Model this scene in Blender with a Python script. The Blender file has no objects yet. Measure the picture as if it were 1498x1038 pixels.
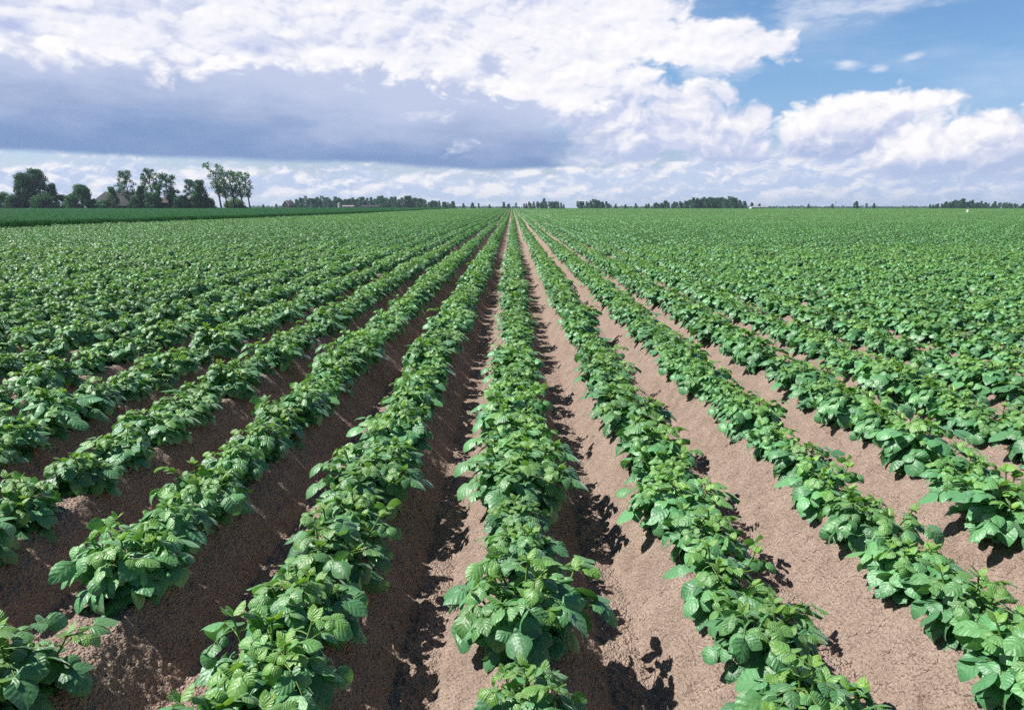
import bpy, math, os
import numpy as np
from mathutils import Vector

R = math.radians
scene = bpy.context.scene
COL = scene.collection
rng = np.random.default_rng(7)

# ------------------------------------------------------------------ constants
CAM_H = 1.65
FPX = 1050.0                      # focal length in photo pixels (photo 1498 x 1038)
PITCH = math.atan(215.0 / FPX)
SP = 0.75                         # ridge spacing
X0 = 0.035
SUN_AZ, SUN_EL = 4.0, 51.0       # azimuth: degrees forward of due west (-X)
sa, se = R(SUN_AZ), R(SUN_EL)
SUN = Vector((-math.cos(sa) * math.cos(se), math.sin(sa) * math.cos(se), math.sin(se)))


def ray(px, py):
    a = (px - 749.0) / FPX
    b = (519.0 - py) / FPX
    return a, math.cos(PITCH) + b * math.sin(PITCH), -math.sin(PITCH) + b * math.cos(PITCH)


def at(px, py, Y):
    """point at distance Y seen at photo pixel"""
    a, f, u = ray(px, py)
    t = Y / f
    return Vector((a * t, Y, CAM_H + u * t))


def sstep(a, b, x):
    t = np.clip((x - a) / (b - a), 0, 1)
    return t * t * (3 - 2 * t)


def terrain(y):
    return 0.8 * sstep(80.0, 430.0, y)


# ------------------------------------------------------------------ numpy noise
def _hash(ix, iy, seed):
    h = (ix.astype(np.int64) * 374761393 + iy.astype(np.int64) * 668265263 + seed * 974634777) & 0xFFFFFFFF
    h = ((h ^ (h >> 13)) * 1274126177) & 0xFFFFFFFF
    h = (h ^ (h >> 16)) & 0xFFFF
    return h.astype(np.float32) / 65535.0


def vnoise(x, y, seed):
    ix, iy = np.floor(x), np.floor(y)
    fx, fy = (x - ix).astype(np.float32), (y - iy).astype(np.float32)
    fx = fx * fx * (3 - 2 * fx)
    fy = fy * fy * (3 - 2 * fy)
    a, b = _hash(ix, iy, seed), _hash(ix + 1, iy, seed)
    c, d = _hash(ix, iy + 1, seed), _hash(ix + 1, iy + 1, seed)
    return (a * (1 - fx) + b * fx) * (1 - fy) + (c * (1 - fx) + d * fx) * fy


def ridge_profile(x):
    """height of the soil over the furrow, x measured in the field"""
    s = np.abs(((x - X0) / SP + 0.5) % 1.0 - 0.5) * SP          # 0 on the crest .. 0.375 in the furrow
    t = np.clip((s - 0.085) / 0.215, 0, 1)
    lin = 1 - t
    sm = 1 - t * t * (3 - 2 * t)
    return 0.235 * (0.86 * lin + 0.14 * sm)


# ------------------------------------------------------------------ mesh helpers
def make_mesh(name, verts, faces, mats=(), uv=None, attrs=None, midx=None, smooth=True):
    """faces: numpy int array (n,4) or (n,3) or list of such arrays"""
    me = bpy.data.meshes.new(name)
    v = np.asarray(verts, dtype=np.float32)
    fl = faces if isinstance(faces, list) else [faces]
    fl = [np.asarray(f, dtype=np.int32) for f in fl if len(f)]
    nl = sum(f.size for f in fl)
    nf = sum(len(f) for f in fl)
    me.vertices.add(len(v))
    me.vertices.foreach_set('co', v.ravel())
    me.loops.add(nl)
    li = np.concatenate([f.ravel() for f in fl]).astype(np.int32)
    me.loops.foreach_set('vertex_index', li)
    me.polygons.add(nf)
    cnt = np.concatenate([np.full(len(f), f.shape[1], dtype=np.int32) for f in fl])
    st = np.concatenate([[0], np.cumsum(cnt)[:-1]]).astype(np.int32)
    me.polygons.foreach_set('loop_start', st)
    if midx is not None:
        me.polygons.foreach_set('material_index', np.asarray(midx, dtype=np.int32))
    for m in mats:
        me.materials.append(m)
    me.update(calc_edges=True)
    if smooth:
        me.polygons.foreach_set('use_smooth', np.ones(nf, dtype=bool))
    if uv is not None:
        ul = me.uv_layers.new(name='UVMap')
        ul.data.foreach_set('uv', np.asarray(uv, dtype=np.float32)[li].ravel())
    for k, a in (attrs or {}).items():
        at_ = me.attributes.new(k, 'FLOAT', 'POINT')
        at_.data.foreach_set('value', np.asarray(a, dtype=np.float32))
    me.validate()
    return me


def link(name, me, parent=None, loc=(0, 0, 0), rz=0.0):
    o = bpy.data.objects.new(name, me)
    COL.objects.link(o)
    o.location = loc
    o.rotation_euler = (0, 0, rz)
    if parent is not None:
        o.parent = parent
    return o


def tag(o, label=None, cat=None, group=None, kind=None):
    if label:
        o['label'] = label
    if cat:
        o['category'] = cat
    if group:
        o['group'] = group
    if kind:
        o['kind'] = kind
    return o


class MB:
    """collects polygons for ONE mesh"""
    def __init__(s):
        s.v, s.q, s.t, s.n = [], [], [], 0

    def add(s, v, q=None, t=None):
        v = np.asarray(v, dtype=np.float32).reshape(-1, 3)
        if q is not None and len(q):
            s.q.append(np.asarray(q, dtype=np.int32) + s.n)
        if t is not None and len(t):
            s.t.append(np.asarray(t, dtype=np.int32) + s.n)
        s.v.append(v)
        s.n += len(v)

    def box(s, c, d):
        c, d = np.array(c), np.array(d) / 2
        p = np.array([[x, y, z] for x in (-1, 1) for y in (-1, 1) for z in (-1, 1)]) * d + c
        s.add(p, [[0, 1, 3, 2], [4, 6, 7, 5], [0, 4, 5, 1], [2, 3, 7, 6], [0, 2, 6, 4], [1, 5, 7, 3]])

    def tube(s, pts, rad, n=6, cap=True):
        pts = np.asarray(pts, dtype=float)
        k = len(pts)
        rad = np.broadcast_to(np.asarray(rad, dtype=float), (k,))
        tan = np.gradient(pts, axis=0)
        tan /= np.linalg.norm(tan, axis=1)[:, None] + 1e-9
        ref = np.array([0.31, 0.87, 0.12])
        a = np.cross(tan, ref)
        a /= np.linalg.norm(a, axis=1)[:, None] + 1e-9
        b = np.cross(tan, a)
        ang = np.linspace(0, 2 * np.pi, n, endpoint=False)
        ring = pts[:, None, :] + rad[:, None, None] * (np.cos(ang)[None, :, None] * a[:, None, :] + np.sin(ang)[None, :, None] * b[:, None, :])
        q = []
        for i in range(k - 1):
            for j in range(n):
                q.append([i * n + j, i * n + (j + 1) % n, (i + 1) * n + (j + 1) % n, (i + 1) * n + j])
        s.add(ring.reshape(-1, 3), q)

    def mesh(s, name, mats, smooth=True):
        v = np.concatenate(s.v)
        f = []
        if s.q:
            f.append(np.concatenate(s.q))
        if s.t:
            f.append(np.concatenate(s.t))
        return make_mesh(name, v, f, mats, smooth=smooth)

    def build(s, name, mat, parent=None, smooth=False):
        return link(name, s.mesh(name, [mat], smooth), parent)


# ------------------------------------------------------------------ node DSL
class N:
    def __init__(s, nt):
        s.nt = nt

    def new(s, t, **kw):
        n = s.nt.nodes.new(t)
        for k, v in kw.items():
            setattr(n, k, v)
        return n

    def put(s, sock, v):
        if isinstance(v, E):
            s.nt.links.new(v.s, sock)
        elif isinstance(v, bpy.types.NodeSocket):
            s.nt.links.new(v, sock)
        else:
            if hasattr(sock.default_value, '__len__') and not hasattr(v, '__len__'):
                v = [v] * len(sock.default_value)
            if hasattr(sock.default_value, '__len__') and len(sock.default_value) == 4 and len(v) == 3:
                v = (*v, 1.0)
            sock.default_value = v

    def math(s, op, a, b=0.0, c=0.0):
        n = s.new('ShaderNodeMath', operation=op)
        s.put(n.inputs[0], a)
        s.put(n.inputs[1], b)
        if op in ('MULTIPLY_ADD', 'SMOOTH_MIN', 'SMOOTH_MAX', 'WRAP', 'COMPARE'):
            s.put(n.inputs[2], c)
        return E(s, n.outputs[0])

    def mr(s, x, a, b, c=0.0, d=1.0, smooth=True):
        n = s.new('ShaderNodeMapRange', interpolation_type='SMOOTHSTEP' if smooth else 'LINEAR')
        for i, v in enumerate((x, a, b, c, d)):
            s.put(n.inputs[i], v)
        return E(s, n.outputs[0])

    def mix(s, f, a, b):
        n = s.new('ShaderNodeMix', data_type='RGBA')
        s.put(n.inputs[0], f)
        s.put(n.inputs[6], a)
        s.put(n.inputs[7], b)
        return E(s, n.outputs[2])

    def comb(s, x, y, z=0.0):
        n = s.new('ShaderNodeCombineXYZ')
        s.put(n.inputs[0], x)
        s.put(n.inputs[1], y)
        s.put(n.inputs[2], z)
        return E(s, n.outputs[0])

    def sep(s, v):
        n = s.new('ShaderNodeSeparateXYZ')
        s.put(n.inputs[0], v)
        return [E(s, o) for o in n.outputs]

    def noise(s, vec, scale=1.0, detail=4.0, rough=0.5, dist=0.0, dims='3D', lac=2.0):
        n = s.new('ShaderNodeTexNoise', noise_dimensions=dims)
        s.put(n.inputs['Vector'], vec)
        s.put(n.inputs['Scale'], scale)
        s.put(n.inputs['Detail'], detail)
        s.put(n.inputs['Roughness'], rough)
        s.put(n.inputs['Lacunarity'], lac)
        s.put(n.inputs['Distortion'], dist)
        return E(s, n.outputs[0])

    def voro(s, vec, scale=1.0, feature='F1', smooth=0.5, dims='3D'):
        n = s.new('ShaderNodeTexVoronoi', feature=feature, voronoi_dimensions=dims)
        s.put(n.inputs['Vector'], vec)
        s.put(n.inputs['Scale'], scale)
        if feature == 'SMOOTH_F1':
            s.put(n.inputs['Smoothness'], smooth)
        return E(s, n.outputs[0]), E(s, n.outputs[1])

    def attr(s, name, out='Fac', kind='GEOMETRY'):
        n = s.new('ShaderNodeAttribute', attribute_name=name, attribute_type=kind)
        return E(s, n.outputs[out])

    def bump(s, h, strength=1.0, dist=0.01, normal=None):
        n = s.new('ShaderNodeBump')
        s.put(n.inputs['Height'], h)
        s.put(n.inputs['Strength'], strength)
        s.put(n.inputs['Distance'], dist)
        if normal is not None:
            s.put(n.inputs['Normal'], normal)
        return E(s, n.outputs[0])


class E:
    def __init__(s, n, sock):
        s.n, s.s = n, sock

    def __add__(s, o): return s.n.math('ADD', s, o)
    def __radd__(s, o): return s.n.math('ADD', s, o)
    def __sub__(s, o): return s.n.math('SUBTRACT', s, o)
    def __rsub__(s, o): return s.n.math('SUBTRACT', o, s)
    def __mul__(s, o): return s.n.math('MULTIPLY', s, o)
    def __rmul__(s, o): return s.n.math('MULTIPLY', s, o)
    def __truediv__(s, o): return s.n.math('DIVIDE', s, o)
    def abs(s): return s.n.math('ABSOLUTE', s)
    def fract(s): return s.n.math('FRACT', s)
    def max(s, o): return s.n.math('MAXIMUM', s, o)
    def min(s, o): return s.n.math('MINIMUM', s, o)
    def smax(s, o, k): return s.n.math('SMOOTH_MAX', s, o, k)
    def pow(s, o): return s.n.math('POWER', s, o)


def material(name):
    m = bpy.data.materials.new(name)
    m.use_nodes = True
    nt = m.node_tree
    nt.nodes.clear()
    n = N(nt)
    out = n.new('ShaderNodeOutputMaterial')
    return m, n, out


def principled(n, base, rough=0.6, spec=0.5, normal=None):
    p = n.new('ShaderNodeBsdfPrincipled')
    n.put(p.inputs['Base Color'], base)
    n.put(p.inputs['Roughness'], rough)
    n.put(p.inputs['Specular IOR Level'], spec)
    if normal is not None:
        n.put(p.inputs['Normal'], normal)
    return p


def simple_mat(name, col, rough=0.8, var=0.25, scale=3.0, spec=0.3, bump=0.0):
    m, n, out = material(name)
    tc = n.new('ShaderNodeTexCoord')
    f = n.noise(tc.outputs['Object'], scale, 5, 0.6)
    f = n.mr(f, 0.3, 0.7)
    c = n.mix(f, [x * (1 - var) for x in col], [min(1, x * (1 + var)) for x in col])
    nor = n.bump(f, 0.5, bump) if bump else None
    p = principled(n, c, rough, spec, nor)
    n.nt.links.new(p.outputs[0], out.inputs[0])
    return m


# ------------------------------------------------------------------ materials
def leaf_material():
    m, n, out = material('potato_leaf')
    uvn = n.new('ShaderNodeUVMap', uv_map='UVMap')
    u, v, _ = n.sep(uvn.outputs[0])
    au = u.abs()
    t = v * 5.0 - au * 1.5
    fr = (t.fract() - 0.5).abs() * 2.0                 # 1 on a side vein, 0 between
    vein = n.mr(fr, 0.80, 0.98)
    mid = n.mr(au, 0.04, 0.10, 1.0, 0.0)
    veins = vein.max(mid)
    quilt = n.math('SINE', fr * 1.5708 + 0.0)
    quilt = (1.0 - quilt * quilt) * n.mr(au, 0.0, 0.30)
    tc = n.new('ShaderNodeTexCoord')
    fine = n.noise(tc.outputs['Object'], 110, 4, 0.65)
    wob = n.noise(tc.outputs['Object'], 45, 2, 0.5)
    h = quilt * 0.30 + fine * 0.45 + wob * 0.85
    nor = n.bump(h, 0.75, 0.0045)
    tint = n.attr('tint')
    young = n.attr('young')
    oi = n.new('ShaderNodeObjectInfo')
    blot = n.noise(tc.outputs['Object'], 22, 3, 0.6)
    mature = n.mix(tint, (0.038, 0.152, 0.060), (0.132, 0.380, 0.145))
    mature = n.mix(n.mr(blot, 0.35, 0.7) * 0.35, mature, (0.145, 0.380, 0.152))
    col = n.mix(young, mature, (0.22, 0.42, 0.050))
    col = n.mix(vein * 0.16 + mid * 0.34, col, (0.16, 0.32, 0.11))
    hs = n.new('ShaderNodeHueSaturation')
    n.put(hs.inputs['Color'], col)
    n.put(hs.inputs['Value'], n.mr(E(n, oi.outputs['Random']), 0, 1, 0.82, 1.18, False))
    col = E(n, hs.outputs[0])
    rough = n.mr(fine, 0.3, 0.7, 0.37, 0.54)
    p = principled(n, col, rough, 0.9, nor)
    p.inputs['Sheen Weight'].default_value = 0.40
    p.inputs['Sheen Roughness'].default_value = 0.35
    p.inputs['Sheen Tint'].default_value = (0.85, 1.0, 0.88, 1)
    tr = n.new('ShaderNodeBsdfTranslucent')
    n.put(tr.inputs[0], n.mix(young, (0.10, 0.36, 0.04), (0.32, 0.58, 0.05)))
    mx = n.new('ShaderNodeMixShader')
    n.put(mx.inputs[0], n.mr(young, 0, 1, 0.20, 0.30, False))
    n.nt.links.new(p.outputs[0], mx.inputs[1])
    n.nt.links.new(tr.outputs[0], mx.inputs[2])
    n.nt.links.new(mx.outputs[0], out.inputs[0])
    return m


def soil_material():
    m, n, out = material('dry_sandy_soil')
    geo = n.new('ShaderNodeNewGeometry')
    P = geo.outputs['Position']
    big = n.noise(P, 1.3, 4, 0.6)
    med = n.noise(P, 9.0, 5, 0.65)
    grain = n.noise(P, 260.0, 2, 0.6)
    warp = n.new('ShaderNodeVectorMath', operation='MULTIPLY_ADD')
    wn_ = n.new('ShaderNodeTexNoise')
    n.put(wn_.inputs['Vector'], P); wn_.inputs['Scale'].default_value = 40.0
    n.put(warp.inputs[0], wn_.outputs['Color']); warp.inputs[1].default_value = (0.012, 0.012, 0.012); n.put(warp.inputs[2], P)
    cell, cc = n.voro(warp.outputs[0], 82.0, 'SMOOTH_F1', 0.25)
    cell2, _c = n.voro(warp.outputs[0], 180.0)
    clod = n.noise(P, 26.0, 4, 0.6)
    pit = n.noise(P, 15.0, 5, 0.7)
    col = n.mix(n.mr(med, 0.3, 0.72), (0.305, 0.226, 0.180), (0.430, 0.330, 0.268))
    col = n.mix(n.mr(big, 0.35, 0.7) * 0.35, col, (0.44, 0.335, 0.28))
    col = n.mix(n.mr(pit, 0.63, 0.72) * 0.55, col, (0.22, 0.160, 0.135))
    col = n.mix(n.mr(cell, 0.45, 0.75) * 0.35, col, (0.28, 0.21, 0.175))
    col = n.mix(n.mr(grain, 0.60, 0.78) * 0.30, col, (0.66, 0.55, 0.48))
    h = clod * 0.9 + (1.0 - cell) * 1.5 + grain * 0.25 + (1.0 - cell2) * 0.55 - n.mr(pit, 0.62, 0.70) * 0.8
    nor = n.bump(h, 1.0, 0.010)
    p = principled(n, col, 0.95, 0.12, nor)
    n.nt.links.new(p.outputs[0], out.inputs[0])
    return m


def foliage_mat(name, dark, light, trans=0.22):
    m, n, out = material(name)
    tint = n.attr('tint')
    tc = n.new('ShaderNodeTexCoord')
    f = n.noise(tc.outputs['Object'], 0.35, 3, 0.5)
    col = n.mix((tint * 0.7 + f * 0.3), dark, light)
    p = principled(n, col, 0.55, 0.35)
    tr = n.new('ShaderNodeBsdfTranslucent')
    n.put(tr.inputs[0], n.mix(0.5, col, (0.12, 0.36, 0.07)))
    mx = n.new('ShaderNodeMixShader')
    mx.inputs[0].default_value = trans
    n.nt.links.new(p.outputs[0], mx.inputs[1])
    n.nt.links.new(tr.outputs[0], mx.inputs[2])
    n.nt.links.new(mx.outputs[0], out.inputs[0])
    return m


M_LEAF = leaf_material()
M_SOIL = soil_material()
M_STEM = simple_mat('potato_stem', (0.12, 0.22, 0.05), 0.5, 0.2, 40)
M_WHEAT = foliage_mat('wheat_blades', (0.010, 0.105, 0.028), (0.032, 0.200, 0.052), 0.14)
M_MEADOW = simple_mat('meadow_green', (0.045, 0.125, 0.045), 0.9, 0.3, 0.05)
M_BARK = simple_mat('bark', (0.060, 0.050, 0.042), 0.9, 0.3, 2.0)
M_CROWN = foliage_mat('broadleaf_foliage', (0.014, 0.085, 0.040), (0.075, 0.225, 0.098), 0.32)
M_CROWN_L = foliage_mat('pale_foliage', (0.048, 0.120, 0.050), (0.140, 0.270, 0.115), 0.35)
M_CROWN_D = foliage_mat('dark_foliage', (0.008, 0.060, 0.032), (0.045, 0.175, 0.080), 0.30)
M_WOOD = foliage_mat('wood_foliage', (0.014, 0.090, 0.055), (0.075, 0.215, 0.120), 0.32)

# ------------------------------------------------------------------ potato leaflets and plants
TPL = {}


def leaf_template(nu, nv):
    if (nu, nv) in TPL:
        return TPL[(nu, nv)]
    u = np.linspace(-1, 1, nu)
    v = np.linspace(0, 1, nv)
    U, V = np.meshgrid(u, v)
    U, V = U.ravel(), V.ravel()
    w = np.sin(np.pi * np.clip(V, 0, 1) ** 0.72) ** 0.75
    w[V > 0.999] = 0.02
    w[V < 0.001] = 0.10
    q = np.array([[j * nu + i, j * nu + i + 1, (j + 1) * nu + i + 1, (j + 1) * nu + i] for j in range(nv - 1) for i in range(nu - 1)])
    TPL[(nu, nv)] = (U, V, w, q)
    return TPL[(nu, nv)]


class Leaves:
    def __init__(s, nu, nv, rg):
        s.nu, s.nv, s.rg = nu, nv, rg
        s.v, s.q, s.uv, s.ti, s.yo, s.n = [], [], [], [], [], 0

    def leaf(s, o, d, nrm, L, young=0.0, tint=None, wid=None, bend=None):
        rg = s.rg
        U, V, w, q = leaf_template(s.nu, s.nv)
        d = d / np.linalg.norm(d)
        sd = np.cross(d, nrm)
        sd /= np.linalg.norm(sd) + 1e-9
        nn = np.cross(sd, d)
        hw = (rg.uniform(0.35, 0.46) if wid is None else wid)
        bend = rg.uniform(0.3, 1.5) if bend is None else bend
        fold = rg.uniform(0.0, 0.5)
        cup = rg.uniform(0.5, 2.0)
        ph = rg.uniform(0, 6.28)
        th = bend * V
        fx = np.where(np.abs(th) < 1e-4, V, np.sin(th) / (bend + 1e-6))
        fz = -(1 - np.cos(th)) / (bend + 1e-6)
        lat = U * w * hw
        # margins: fold up along the midrib, then roll down, with a slight wave
        z = fz + fold * np.abs(lat) - cup * (np.abs(lat) ** 2) + 0.020 * np.sin(7 * V + ph + U * 1.7) * np.abs(U)
        P = o + L * (fx[:, None] * d + lat[:, None] * sd + z[:, None] * nn)
        s.v.append(P)
        s.q.append(q + s.n)
        s.uv.append(np.stack([U, V], 1))
        k = len(U)
        s.ti.append(np.full(k, rg.uniform(0, 1) if tint is None else tint))
        s.yo.append(np.full(k, young))
        s.n += k


def potato(seed, nu=5, nv=7, stems=7, nodes=7, size=1.0, big=1.0, laterals=2, want_stem=True, radius=1.0):
    """one potato plant: stems leaning out of the crest, compound leaves arching off them"""
    rg = np.random.default_rng(seed)
    Lv = Leaves(nu, nv, rg)
    tb = MB()
    up = np.array([0, 0, 1.0])
    for i in range(stems):
        az = 2 * np.pi * (i + rg.uniform(-0.3, 0.3)) / stems
        tilt = rg.uniform(0.15, 0.84) if i else 0.1
        base = np.array([rg.normal(0, 0.018), rg.normal(0, 0.03), -0.02])
        hd = np.array([math.cos(az), math.sin(az) * 0.92, 0]) * radius
        ln = rg.uniform(0.19, 0.29) * size * (1.0 - 0.12 * tilt)
        ts = np.linspace(0, 1, 7)
        tl = tilt * (1.0 - 0.35 * ts)
        step = ln / 6
        pts = [base]
        for k in range(6):
            pts.append(pts[-1] + step * (math.sin(tl[k]) * hd + math.cos(tl[k]) * up))
        pts = np.array(pts)
        if want_stem:
            tb.tube(pts, np.linspace(0.0065, 0.003, 7) * size, 5)
        phi = rg.uniform(0, 6.28)
        for k in range(nodes):
            t = 0.22 + 0.74 * k / (nodes - 1)
            phi += 2.4 + rg.uniform(-0.3, 0.3)
            p = np.array([np.interp(t, ts, pts[:, c]) for c in range(3)])
            out = np.array([math.cos(phi), math.sin(phi), 0]) + hd * 0.55
            out /= np.linalg.norm(out) + 1e-9
            sf = (0.62 + 0.5 * math.sin(math.pi * min(1, 0.15 + 0.85 * (1 - t)) ** 0.8)) * size
            if t > 0.85:
                sf *= 0.72
            rl = rg.uniform(0.07, 0.125) * sf
            e0 = rg.uniform(0.15, 0.75) * (0.5 + 0.7 * t)
            e1 = e0 - rg.uniform(0.6, 1.35)
            rp = [p]
            ds = []
            for c in range(4):
                e = e0 + (e1 - e0) * (c + 0.5) / 4
                dd = math.cos(e) * out + math.sin(e) * up
                ds.append(dd)
                rp.append(rp[-1] + dd * rl / 4)
            rp = np.array(rp)
            if want_stem:
                tb.tube(rp, np.linspace(0.0026, 0.0014, 5) * size, 4)
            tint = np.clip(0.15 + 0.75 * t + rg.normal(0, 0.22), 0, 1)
            yg = float(np.clip((t - 0.72) * 2.2 + rg.normal(0, 0.1), 0, 0.75))

            def put(o, d, L, hand):
                nr = up + rg.normal(0, 0.38, 3) + 0.30 * out
                Lv.leaf(o, d + np.array([0, 0, rg.uniform(-0.35, 0.15)]), nr, L * big, yg, np.clip(tint + rg.normal(0, 0.15), 0, 1))
            put(rp[-1], ds[-1], rg.uniform(0.068, 0.093) * sf, 0)
            for j in range(laterals):
                fpos = (0.86 - 0.38 * j)
                o = np.array([np.interp(fpos, np.linspace(0, 1, 5), rp[:, c]) for c in range(3)])
                dcur = ds[2 if j == 0 else 1]
                side = np.cross(dcur, up)
                side /= np.linalg.norm(side) + 1e-9
                for sg in (-1, 1):
                    put(o, side * sg * rg.uniform(0.8, 1.1) + dcur * rg.uniform(0.35, 0.75), rg.uniform(0.050, 0.073) * sf * (1 - 0.16 * j), sg)
        # young rosette at the tip
        for k in range(4):
            a2 = rg.uniform(0, 6.28)
            d = np.array([math.cos(a2), math.sin(a2), 0]) * rg.uniform(0.4, 0.9) + up * rg.uniform(0.5, 1.0)
            Lv.leaf(pts[-1], d, up - 0.4 * d + rg.normal(0, 0.2, 3), rg.uniform(0.030, 0.055) * size * big, rg.uniform(0.55, 1.0), 0.8, rg.uniform(0.26, 0.36), rg.uniform(0.1, 0.8))
    V = np.concatenate(Lv.v)
    g = -np.clip(np.abs(V[:, 0]) - 0.08, 0, None) * 0.80
    V[:, 2] = np.maximum(V[:, 2], g + 0.012)
    return V, np.concatenate(Lv.q), np.concatenate(Lv.uv), np.concatenate(Lv.ti), np.concatenate(Lv.yo), tb


NVAR = 9
FOL, STM, VSPEC = [], [], []
for i in range(NVAR):
    spec = dict(seed=100 + i, stems=[8, 9, 8, 9, 9, 7, 8, 8, 9][i], nodes=[8, 9, 8, 8, 9, 8, 9, 8, 8][i])
    V, Q, UV, TI, YO, tb = potato(**spec)
    FOL.append(make_mesh('potato_foliage', V, Q, [M_LEAF], UV, {'tint': TI, 'young': YO}))
    STM.append(tb.mesh('potato_stems', [M_STEM]))

# ------------------------------------------------------------------ where the plants stand
plants = []                                     # x, y, scale, rot, variant
gaps = {(-2, 0): (2.04, 2.36)}
FIXED = {0: [(0.98, .9), (1.36, 1.0), (1.72, .86), (2.16, 1.22), (2.66, .84), (2.93, .80), (3.34, 1.20), (3.72, 1.16), (4.10, 1.05)],
         -1: [(1.12, 1.0), (1.48, 1.0), (1.84, 1.12), (2.22, 1.02), (2.62, 1.12), (2.98, .90), (3.36, 1.10), (3.74, 1.05)],
         -2: [(1.12, 1.0), (1.48, 1.05), (1.83, 1.04), (2.49, 1.05), (2.84, 1.02), (3.22, 1.05), (3.6, .92)],
         1: [(1.0, 1.0), (1.34, .95), (1.70, 1.04), (2.04, .92), (2.38, .96), (2.74, .95), (3.10, 1.0), (3.46, .92)],
         2: [(1.14, 1.0), (1.50, 1.05), (1.86, 1.08), (2.20, .98), (2.50, .90), (2.90, .98), (3.26, 1.0), (3.62, .95)]}
for k in range(-70, 71):
    rr = np.random.default_rng(5000 + k)
    y = 0.55 + rr.uniform(0, 0.4)
    if k in FIXED:
        for (yy, ss) in FIXED[k]:
            plants.append((X0 + SP * k + rr.normal(0, 0.015), yy, ss, rr.uniform(0, 6.28), int(rr.integers(0, NVAR)), k))
        y = FIXED[k][-1][0] + 0.36
    ymax = 24.0
    while y < ymax:
        xk = X0 + SP * k
        stepy = rr.uniform(0.30, 0.46)
        if abs(xk) < 1.05 * y + 2.6:
            ok = True
            for (kk, _), (a, b) in gaps.items():
                if kk == k and a < y < b:
                    ok = False
            if rr.uniform() < 0.025 and y > 6:
                ok = False
            if ok:
                plants.append((xk + rr.normal(0, 0.022), y, float(np.clip(rr.normal(1.01, 0.14), 0.72, 1.30)), rr.uniform(0, 6.28), int(rr.integers(0, NVAR)), k))
        y += stepy


def project(x, y, z):
    f = y * math.cos(PITCH) - (z - CAM_H) * math.sin(PITCH)
    u = y * math.sin(PITCH) + (z - CAM_H) * math.cos(PITCH)
    return 749 + FPX * x / f, 519 - FPX * u / f


CREST = 0.232
HAZE = 0.00016
seen, rest = [], []
for p in plants:
    px, py = project(p[0], p[1], CREST + 0.16)
    (seen if (-40 < px < 1538 and py < 1075) else rest).append(p)
seen.sort(key=lambda p: p[1] ** 2 + p[0] ** 2)
single, rest = seen[:300], rest + seen[300:]

# the soil sheet, ridged along the rows; finer close to the camera
ys = [0.45]
while ys[-1] < 470:
    y = ys[-1]
    ys.append(y + min(max(0.0022 * (y + 0.35), 0.006), 0.10) if y < 14 else y * 1.012)
ys = np.array(ys)
us = np.linspace(-1.12, 1.12, 1180)
YY, UU = np.meshgrid(ys, us, indexing='ij')
XX = UU * (YY + 1.1)
near = 1 - sstep(60.0, 110.0, YY)
edge = X0 + 0.006 * np.sin(YY * 2.1) - X0
warp = 0.02 * (vnoise(XX * 2.2, YY * 2.2, 3) - 0.5)
ZZ = ridge_profile(XX + warp) * (0.35 + 0.65 * near)
fade = 1 - sstep(9.0, 22.0, YY)
ZZ += (0.020 * (vnoise(XX * 6, YY * 4.5, 4) - 0.5) + fade * (0.014 * (vnoise(XX * 19, YY * 19, 5) - 0.5))).astype(np.float32)
cl = vnoise(XX * 48, YY * 48, 6)
cl2 = vnoise(XX * 95 + 7, YY * 95, 8)
cl3 = vnoise(XX * 23 + 3, YY * 23, 9)
fade2 = 1 - sstep(5.0, 12.0, YY)
ZZ += fade2 * (0.016 * np.clip(cl - 0.48, 0, 1) + 0.012 * np.clip(cl2 - 0.35, 0, 1) + 0.05 * np.clip(cl3 - 0.80, 0, 1))
ZZ += terrain(YY)
nu_, nv_ = len(us), len(ys)
idx = np.arange(nu_ * nv_).reshape(nv_, nu_)
Q = np.stack([idx[:-1, :-1], idx[:-1, 1:], idx[1:, 1:], idx[1:, :-1]], -1).reshape(-1, 4)
soil = link('ground', make_mesh('ground', np.stack([XX, YY, ZZ], -1).reshape(-1, 3), Q, [M_SOIL]))
tag(soil, 'ridged dry brown soil of the potato field', 'soil', kind='structure')
del XX, YY, ZZ, UU, cl, cl2, Q

# the land beyond, out to the horizon
ys = np.concatenate([[-400, -50, 0], np.linspace(40, 460, 22), [480, 700, 1200, 2000, 3000]])
xs = np.concatenate([[-3000, -1500], np.linspace(-700, 700, 29), [1500, 3000]])
YY, XX = np.meshgrid(ys, xs, indexing='ij')
ZZ = terrain(YY) - np.where(YY < 465, 0.12, 0.0)
idx = np.arange(XX.size).reshape(XX.shape)
Q = np.stack([idx[:-1, :-1], idx[:-1, 1:], idx[1:, 1:], idx[1:, :-1]], -1).reshape(-1, 4)
land = link('meadow', make_mesh('meadow', np.stack([XX, YY, ZZ], -1).reshape(-1, 3), Q, [M_MEADOW]))
tag(land, 'flat green farmland reaching the horizon', 'meadow', kind='structure')


def ordinal(i):
    small = 'first second third fourth fifth sixth seventh eighth ninth tenth eleventh twelfth thirteenth fourteenth fifteenth sixteenth seventeenth eighteenth nineteenth'.split()
    if i <= 19:
        return small[i - 1]
    tens = {2: ('twentieth', 'twenty'), 3: ('thirtieth', 'thirty'), 4: ('fortieth', 'forty'), 5: ('fiftieth', 'fifty')}[i // 10]
    return tens[0] if i % 10 == 0 else tens[1] + '-' + small[i % 10 - 1]


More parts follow.
